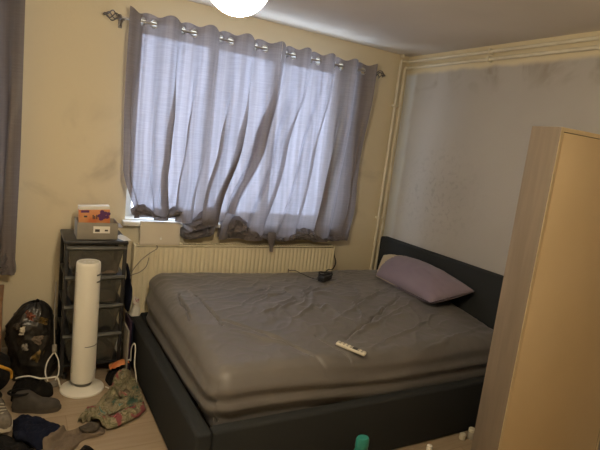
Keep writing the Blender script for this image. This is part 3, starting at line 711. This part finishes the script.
MB().box((-.086, -.0308, .165), (.086, .0308, .186), .002, 2, rz).obj('carton_top', 'paper', t)
pm = MB()
for k in range(9):
    a = k*2.4; r_ = .009*math.sqrt(k)
    c_ = rz @ Vector((.048+r_*1.2*math.cos(a), -.0312, .130+r_*math.sin(a)))
    pm.add([c_+Vector((.013*math.cos(q), 0, .011*math.sin(q))) + Vector((0, -.0001*k, 0)) for q in [2*math.pi*i/12 for i in range(12)]], [tuple(range(12))])
pm.obj('fruit_picture', 'purple', t)
for x0_, x1_, z0_, z1_ in ((-.060, -.042, .120, .130), (-.012, -.006, .108, .134), (-.003, .003, .108, .128), (.008, .014, .108, .134)):
    MB().box((x0_, -.0311, z0_), (x1_, -.0300, z1_), 0, mtx=rz).obj('print_mark', 'print', t)
MB().box((-.075, -.0311, .148), (-.030, -.0300, .162), 0, mtx=rz).obj('print_band', 'purple', t)
rz = Matrix.Translation((-2.290, -.30, .8668)) @ Matrix.Rotation(.35, 4, 'Z')
t = tag(MB().grid(lambda u, v: rz @ Vector((-.022+.05*u, -.07+.13*v, .0006+.012*math.sin(v*2.2)*u)), 6, 8).obj('paper_sheet', 'paper', loc=(-2.29, -.30, .8668)), 'curled white paper on the drawer tower beside the shoe box', 'paper')

# ------------------------------------------------------------------ tower fan
FXc, FYc = -2.492, -.492
t = thing('tower_fan', 'white tower fan on a round base in front of the drawers', 'fan', (FXc, FYc, 0))
MB().lathe([(.117, 0), (.121, .004), (.119, .012), (.100, .020), (.060, .027), (.045, .034), (.040, .05)], (FXc, FYc, 0), 48).obj('base', 'white_plastic', t)
MB().lathe([(.050, .036), (.052, .040), (.052, .058), (.046, .062)], (FXc, FYc, 0), 32).obj('swivel_collar', 'smoke_lip', t)
MB().lathe([(.060, .056), (.066, .062), (.0675, .10), (.0665, .45), (.0655, .752), (.064, .769), (.059, .775), (.056, .773)], (FXc, FYc, 0), 48, 1.0, .95).obj('column', 'white_plastic', t)
MB().lathe([(.056, .771), (.054, .7735), (.0, .7735)], (FXc, FYc, 0), 32, 1.0, .95).obj('control_top', 'ivory_plastic', t)
for k in range(3):
    MB().lathe([(.007, .7732), (.007, .7765), (.005, .7772), (.0005, .7772)], (FXc-.022+.022*k, FYc-.012, 0), 14).obj('button', 'white_gloss', t)
gl_ = MB()
for i in range(46):
    z = .12+i*.0132; arc = [(FXc+.0672*math.cos(a), FYc+.0640*math.sin(a), z) for a in [math.radians(205-i2*7) for i2 in range(8)]]
    gl_.tube(arc, .0018, 5)
gl_.obj('air_grille', 'smoke_lip', t)
def arc3(z, a0, a1, r=.0675, n=14): return [(FXc+r*math.cos(math.radians(a0+(a1-a0)*i/n)), FYc+r*.95*math.sin(math.radians(a0+(a1-a0)*i/n)), z) for i in range(n+1)]
MB().tube(arc3(.285, -95, 0), .0024, 5).obj('seam', 'smoke_lip', t)
for z in (.665, .705): MB().tube(arc3(z, -52, 0), .0045, 6).obj('handle_slot', 'smoke_lip', t)
FAN = t
tag(MB().tube(spline([(-2.366, -.515, .006), (-2.352, -.535, .006), (-2.335, -.570, .006), (-2.338, -.600, .006)], 8), .004, 6).obj('cord_end', 'white_plastic', loc=(-2.35, -.55, .0)), 'short white cord lying right of the fan base', 'cord')

# ------------------------------------------------------------------ left corner: wooden cabinet, black sack, plug lead
t = thing('bedside_cabinet', 'brown wooden bedside cabinet below the narrow window', 'cabinet', (-3.12, -.28, 0))
MB().box((-3.32, -.42, .535), (-2.905, -.18, .558), .004).obj('top_board', 'wood', t)
for x in (-3.315, -2.93): MB().box((x, -.41, 0), (x+.02, -.185, .535), .003).obj('side_board', 'wood', t)
MB().box((-3.295, -.195, .03), (-2.93, -.187, .535), .001).obj('rear_board', 'wood', t)
d = MB().box((-3.292, -.415, .33), (-2.933, -.397, .528), .003).obj('drawer_front', 'wood', t)
MB().lathe([(.008, 0), (.007, .012), (.013, .018), (.011, .028), (.001, .031)], (-3.11, -.415, .43), 14, mtx=Matrix.Rotation(math.pi/2, 4, 'X')).obj('knob', 'nickel', d)
MB().box((-3.295, -.41, .05), (-2.93, -.20, .068), .002).obj('shelf', 'wood', t)

SKX, SKY = -2.75, -.25
def sack(u, v):
    a = u*2*math.pi; z = .47*v
    r = .130*(max(0.0, 1-(2*abs(v-.42)/1.18)**2.6))**.5
    r *= 1 + .16*ridge(math.cos(a)*2.2, math.sin(a)*2.2, v*4) + .08*ridge(math.cos(a)*5, math.sin(a)*5, v*9) - .06
    return (SKX+r*math.cos(a)*.95+.012*math.sin(v*7), SKY+r*math.sin(a)*.85, z+.012*nz(a*2, v*6, 2)*sst(0, .2, v))
t = thing('rubbish_sack', 'black plastic sack of rubbish slumped against the wall left of the drawers', 'bag', (SKX, SKY, 0))
MB().grid(sack, 72, 60).obj('sack_film', 'bag_film', t, angle=100)
rnd = random.Random(4)
for k, (u, v, w, h, mm) in enumerate(((.71, .86, .06, .05, 'rust_film'), (.82, .80, .06, .035, 'ochre_film'), (.69, .70, .03, .055, 'lace'), (.78, .60, .07, .05, 'brown_cloth'), (.77, .38, .05, .07, 'ochre_film'), (.70, .52, .04, .05, 'grey_card'), (.64, .74, .05, .04, 'grey_cloth'))):
    c_ = Vector(sack(u, v)); n_ = Vector((c_.x-SKX, c_.y-SKY, .02)).normalized(); tx = Vector((-n_.y, n_.x, 0)).normalized(); tz = n_.cross(tx)
    rot = rnd.uniform(-.6, .6); tx2 = tx*math.cos(rot)+tz*math.sin(rot); tz2 = tz*math.cos(rot)-tx*math.sin(rot)
    MB().grid(lambda a, b_: c_+n_*(-.006+.014*math.sin(math.pi*a)*math.sin(math.pi*b_)+.010*ridge(a*3, b_*3, k))+tx2*((a-.5)*w*(1+.6*nz(b_*3, k)))+tz2*((b_-.5)*h*(1+.6*nz(a*3, k+5))), 12, 12).obj('wrapper', mm, t)

t = thing('plug_lead', 'grey lead with an inline plug hanging beside the black sack', 'cable', (-2.62, -.42, .1))
MB().tube(spline([(-2.645, -.36, .62), (-2.648, -.385, .42), (-2.642, -.40, .25)], 10), .0035, 6).obj('lead', 'grey_card', t)
MB().box((-2.655, -.412, .205), (-2.630, -.388, .250), .006, 3).obj('plug', 'grey_card', t)
MB().tube(spline([(-2.642, -.40, .207), (-2.675, -.40, .15), (-2.685, -.41, .09), (-2.672, -.42, .040)], 8), .004, 6).tube(spline([(-2.640, -.40, .207), (-2.618, -.405, .15), (-2.615, -.415, .08), (-2.632, -.425, .040)], 8), .004, 6).obj('lead_loop', 'paper', t)
t = tag(MB().box((-.032, -.02, 0), (.032, .02, .03), .008, 3, Matrix.Translation((-2.652, -.425, .0)) @ Matrix.Rotation(.4, 4, 'Z')).obj('socket_adapter', 'grey_card', loc=(-2.652, -.425, 0)), 'small grey socket block at the end of the hanging lead', 'adapter')

# ------------------------------------------------------------------ things squeezed between drawers and bed foot
t = thing('tote_bag', 'folded navy bag hanging off the right side of the drawers', 'bag', (-2.225, -.25, .40))
def tote(u, v):
    a = u*2*math.pi; w = .020*(.45+.55*math.sin(math.pi*min(1, v*1.1))) ; d = .085*(.35+.75*math.sin(math.pi*(.12+.70*v)))
    return (-2.226+w*math.cos(a)+.006*nz(a, v*5, 3), -.275+d*math.sin(a), .400+.205*v)
MB().grid(tote, 32, 20).obj('bag_body', 'navy', t, angle=100)
MB().tube(spline([(-2.226, -.30, .60), (-2.235, -.31, .66), (-2.245, -.29, .70), (-2.235, -.25, .66), (-2.226, -.24, .60)], 8), .006, 6).obj('handle', 'navy', t)
for k, (y, z1, w, mm, nm, lab) in enumerate(((-.46, .325, .010, 'grey_card', 'magazine', 'grey magazine upright between drawers and bed foot'), (-.40, .36, .012, 'plum', 'notebook', 'dark purple notebook upright between drawers and bed foot'), (-.35, .33, .012, 'navy', 'folder', 'dark blue folder upright between drawers and bed foot'))):
    x = -2.240+.022*k
    tag(MB().box((x-w/2, y-.0, 0.0), (x+w/2, y+.17, z1), .002).obj(nm, mm, loc=(x, y+.08, 0)), lab, nm)
gx, gy = -2.150, -.165
t = thing('gift_bag', 'crumpled white paper bag with pink print on the far corner of the bed foot', 'bag', (gx, gy, BZ))
def gift(u, v):
    a = u*2*math.pi; ca, sa = math.cos(a), math.sin(a); k = (abs(ca)**4+abs(sa)**4)**(-1/4); tp = 1-.75*v
    return (gx+.034*k*ca*(1+.2*nz(a, v*4, 4))*tp+.012*v, gy+.032*k*sa*tp, BZ+.001+.105*v+.010*nz(a*2, v*3, 5)*v)
MB().grid(gift, 40, 16).obj('paper_body', 'paper', t, angle=50)
MB().grid(lambda u, v: (gx-.020+.040*u, gy-.022-.010*math.sin(u*3)+.012*v, BZ+.085+.055*v-.02*u), 6, 6).obj('printed_flap', 'pink', t)

# black bag and orange packet at the foot of the drawers
tag(cloth_heap([(-2.345, -.50), (-2.30, -.55), (-2.225, -.50), (-2.220, -.41), (-2.30, -.395), (-2.352, -.41)], .085, 21, 12, 48).obj('black_bag', 'black_cloth', loc=(-2.3, -.46, 0)), 'flattened black bag on the floor right of the fan', 'bag')
t = thing('crisp_packet', 'torn orange crisp packet lying on the black bag', 'packet', (-2.27, -.44, .07))
MB().grid(lambda u, v: (-2.335+.115*u, -.455+.07*v+.02*u, .083+.02*math.sin(u*3.1)*math.sin(v*3.1)+.022*u+.006*nz(u*6, v*6)), 14, 10).obj('packet_film', 'orange', t)
MB().grid(lambda u, v: (-2.245+.035*u, -.42+.05*v, .112+.006*nz(u*5, v*5)), 6, 6).obj('packet_end', 'paper', t)
tag(MB().tube(spline([(-2.206, -.40, .10), (-2.212, -.43, .20), (-2.200, -.45, .235), (-2.196, -.47, .20), (-2.200, -.49, .12), (-2.192, -.51, .06), (-2.190, -.53, .02), (-2.190, -.54, .005)], 8), .004, 6).obj('charging_cable', 'white_plastic', loc=(-2.2, -.47, .0)), 'white charging cable looped beside the bed foot', 'cable')

# ------------------------------------------------------------------ clothes and shoes on the floor
def fl(pts): return [(pix(x, y, 2, .015).x, pix(x, y, 2, .015).y) for x, y in pts]
def garment(name, pts, h, seed, m, lab, cat, freq=14, rough=.6, swirl=0.0, n=84, world=False):
    o = pts if world else fl(pts); cx = sum(p[0] for p in o)/len(o); cy = sum(p[1] for p in o)/len(o)
    return lies_under(tag(cloth_heap(o, h, seed, freq*2, n, 0.0, rough, None, swirl).obj(name, m, loc=(cx, cy, 0), angle=100), lab, cat))
def shoe(name, base, ang, L, m, lab, laces):
    t = thing(name, lab, 'shoe', base); R_ = Matrix.Translation(base) @ Matrix.Rotation(ang, 4, 'Z')
    def outline(s):   # half width along the length
        return .047*(math.sin(math.pi*min(1, max(0, s*.97+.02)))**.45)*(1-.18*math.exp(-((s-.42)/.16)**2))
    def upper(u, v):
        s = v; a = u*math.pi; w = outline(s); hh = .042+.045*(1-sst(.30, .62, s))+.006*math.sin(s*3)
        hh *= (max(0, 1-abs(2*s-1)**9))**.5
        return R_ @ Vector((L*(s-.5), w*math.cos(a), .018+hh*math.sin(a)**.8))
    MB().grid(upper, 22, 40).obj('upper', m, t, angle=80)
    so = MB(); pts = [(L*(i/24-.5)*1.02, outline(i/24)*1.07) for i in range(25)]; ring = pts + [(x, -y) for x, y in reversed(pts[1:-1])]
    n_ = len(ring); so.add([R_ @ Vector((x, y, z)) for z in (0, .021) for x, y in ring], [tuple(range(n_))[::-1], tuple(range(n_, 2*n_))] + [(i, (i+1) % n_, n_+(i+1) % n_, n_+i) for i in range(n_)])
    so.obj('sole', 'grey_cloth' if m == 'suede' else 'lace', t)
    MB().tube([R_ @ Vector((-L*.36+.052*math.cos(a), .032*math.sin(a), .098)) for a in [2*math.pi*i/18 for i in range(18)]], .006, 6, closed=True).obj('collar', 'black_cloth', t)
    if laces:
        for i in range(4):
            x = L*(-.02+.065*i); MB().tube([R_ @ Vector((x, -.024, .080-.008*i)), R_ @ Vector((x+.008, 0, .092-.009*i)), R_ @ Vector((x, .024, .080-.008*i))], .003, 5).obj('lace', 'lace', t)
    return t
lies_under(shoe('dark_shoe', (-2.735, -.655, 0), -.30, .24, 'suede', 'dark suede shoe on the floor between black trousers and navy shirt', False))
lies_under(bpy.data.objects['black_bag']); lies_under(bpy.data.objects['socket_adapter'])
garment('teal_top', [(-3.06, -.44), (-2.95, -.45), (-2.895, -.52), (-2.885, -.60), (-2.93, -.66), (-3.05, -.65)], .055, 91, 'teal_cloth', 'dull teal top under the black rucksack', 'clothes', 11, world=True)
UNDER_KEEP = list(UNDER); UNDER.clear()
garment('black_trousers', [(-2.85, -.415), (-2.78, -.405), (-2.715, -.405), (-2.705, -.45), (-2.650, -.475), (-2.648, -.525), (-2.68, -.548), (-2.78, -.552), (-2.855, -.535)], .095, 51, 'black_cloth', 'black trousers heaped on the floor left of the fan', 'clothes', 10, world=True)
cpts = [(FXc-.115, FYc+.012, .018), (-2.628, -.492, .060), (-2.66, -.495), (-2.71, -.490), (-2.77, -.475), (-2.82, -.465), (-2.835, -.462)]
cpts = [p_ if len(p_) == 3 else (p_[0], p_[1], support(p_[0], p_[1], .030)+.014) for p_ in cpts]
cpts[1] = (cpts[1][0], cpts[1][1], max(.060, support(-2.645, -.492, .03)+.016))
MB().tube(spline(cpts, 8), .0045, 6).obj('power_cord', 'white_plastic', FAN)
UNDER += UNDER_KEEP
garment('black_jumper', [(-30, 434), (6, 437), (30, 448), (44, 458), (34, 480), (-30, 480)], .055, 71, 'black_cloth', 'black jumper in the lower left corner of the floor', 'clothes', 10)
garment('navy_shirt', [(12, 420), (20, 416), (38, 421), (60, 428), (58, 436), (42, 447), (16, 446)], .065, 61, 'navy', 'crumpled navy shirt on the floor at lower left', 'clothes', 11)
garment('taupe_leggings', [(42, 446), (62, 432), (80, 425), (102, 424), (103, 432), (84, 438), (70, 450), (48, 462)], .030, 81, 'brown_cloth', 'taupe leggings stretched on the floor beside the navy shirt', 'clothes', 13)
garment('grey_sock', [(78, 431), (90, 426), (99, 428), (96, 433), (85, 436)], .028, 86, 'grey_cloth', 'dark grey sock lying on the end of the taupe leggings', 'sock', 16)
garment('black_sock', [(78, 449), (86, 445), (94, 448), (88, 455), (80, 456)], .028, 88, 'black_cloth', 'black sock on bare floor near the bottom edge', 'sock', 16)
lies_under(bpy.data.objects['cord_end'])
path = spline([Vector((p_[0], p_[1], 0)) for p_ in fl([(80, 421), (90, 411), (103, 408), (112, 396), (122, 385), (132, 384), (139, 394), (136, 408), (126, 416), (112, 423), (98, 421), (100, 412), (116, 407), (130, 401), (120, 396)])], 12)
def scarf(u, v):
    f = v*(len(path)-1); i = min(int(f), len(path)-2); p = path[i].lerp(path[i+1], f-i); t_ = (path[i+1]-path[i]).normalized(); n_ = Vector((-t_.y, t_.x, 0))
    w = (.050+.018*nz(v*9, 2.0))*min(1, 6*v+.25, 6*(1-v)+.25); q = 2*u-1
    ed = (1-abs(q)**3)
    z = .004 + ed*(.010 + .016*ridge(q*1.6+v*9, v*22, 5) + .010*ridge(q*3.5, v*45, 9)) + .016*v
    p = p + n_*(q*w + .012*nz(q*2, v*30, 3)) + t_*(.012*nz(q*3, v*26, 7))
    p.x = min(p.x, -2.200)
    return (p.x, p.y, max(.003, z)+support(p.x, p.y, .010))
so_ = MB().grid(scarf, 22, 240).obj('scarf', 'floral', loc=(path[0].x, path[0].y, 0), angle=70)
so_.modifiers.new('thickness', 'SOLIDIFY').thickness = .002
tag(so_, 'crumpled floral scarf looped on the floor right of the fan', 'scarf')
tz_ = max(support(-2.905+.05*i, -.80-.04*j, .02) for i in range(-1, 2) for j in range(-3, 4))
shoe('trainer', (-2.905, -.81, tz_+.003), -1.25, .24, 'trainer', 'grey mesh trainer with pale laces at the left edge', True)

# rucksack with yellow piping, only its right side in the picture
t = thing('rucksack', 'black rucksack with yellow piping at the left edge', 'bag', (-3.0, -.50, 0.09))
def ruck(u, v):
    a = u*2*math.pi; ca, sa = math.cos(a), math.sin(a); k = (abs(ca)**3.5+abs(sa)**3.5)**(-1/3.5)
    r = (max(0, 1-abs(2*v-1)**3.2))**.5*(1+.05*nz(a*1.5, v*5, 8))
    return (-3.005+.150*k*ca*r, -.50+.12*k*sa*r, .079+.25*v-.05*sst(.3, 1, v)*max(0, ca))
MB().grid(ruck, 48, 28).obj('bag_body', 'black_cloth', t, angle=100)
pp = []
for i in range(22):
    v = .30+.68*i/21; q = Vector(ruck(.955-.16*(i/21)**2, v)); c_ = Vector((-3.005, -.50, q.z-.02)); pp.append(q+(q-c_).normalized()*.004)
MB().tube(pp, .008, 8).obj('piping', 'yellow', t)
MB().tube(spline([(-3.0, -.58, .30), (-3.0, -.60, .345), (-3.0, -.52, .36), (-3.0, -.46, .33)], 8), .008, 8).obj('grab_handle', 'black_cloth', t)
t.location.y -= .035; t.location.x -= .005

# ------------------------------------------------------------------ toiletries on the floor between bed and cabinet
def bottle(name, x, y, ztop, r, body_m, cap_m, lab, sx=1.0, caph=.045):
    t = thing(name, lab, 'bottle', (x, y, 0)); zs = ztop-caph
    MB().lathe([(r*.9, 0), (r, .006), (r, zs-.05), (r*.93, zs-.025), (r*.75, zs-.004), (r*.7, zs+.004)], (x, y, 0), 28, 1.0, sx).obj('bottle_body', body_m, t)
    MB().lathe([(r*.84, zs-.002), (r*.86, zs+.002), (r*.85, ztop-.012), (r*.72, ztop-.002), (r*.3, ztop)], (x, y, 0), 28, 1.0, max(sx, .75)).obj('cap', cap_m, t)
p = pix(363, 437, 1, -1.80); bottle('shampoo_bottle', p.x, -1.80, p.z, .040, 'teal_cap', 'teal_cap', 'bottle with teal cap standing on the floor in front of the bed', .7)
p = pix(430, 445, 1, -1.80); bottle('lotion_bottle', p.x, -1.80, p.z, .018, 'ivory_plastic', 'paper', 'small bottle with white cap on the floor in front of the bed', 1.0, .03)
for k, (px_, py_, r, h, mm, nm, lab) in enumerate(((462, 439, .018, .035, 'ivory_plastic', 'cream_pot', 'small ivory pot on the floor at the cabinet corner'), (469, 434, .020, .065, 'clear_jar', 'cosmetic_jar', 'pale clear jar with white lid on the floor beside the cabinet'), (474, 428, .022, .09, 'smoke_lip', 'spray_can', 'dark grey can on the floor between bed and cabinet'))):
    p = pix(px_, py_, 2, 0.0 if k == 0 else .02); x, y = p.x, min(p.y, -1.615-r) - .015*k
    t = thing(nm, lab, 'jar' if k < 2 else 'can', (x, y, 0))
    MB().lathe([(r*.9, 0), (r, .004), (r, h*.7), (r*.9, h*.76)], (x, y, 0), 22).obj('jar_body', mm, t)
    MB().lathe([(r*.98, h*.72), (r*1.0, h*.74), (r*.98, h-.003), (r*.85, h)], (x, y, 0), 22).obj('lid', 'ivory_plastic' if k < 2 else 'nickel', t)

# bookkeeping: drop the helper property used while building
for ob in scene.objects:
    if '_w' in ob: del ob['_w']
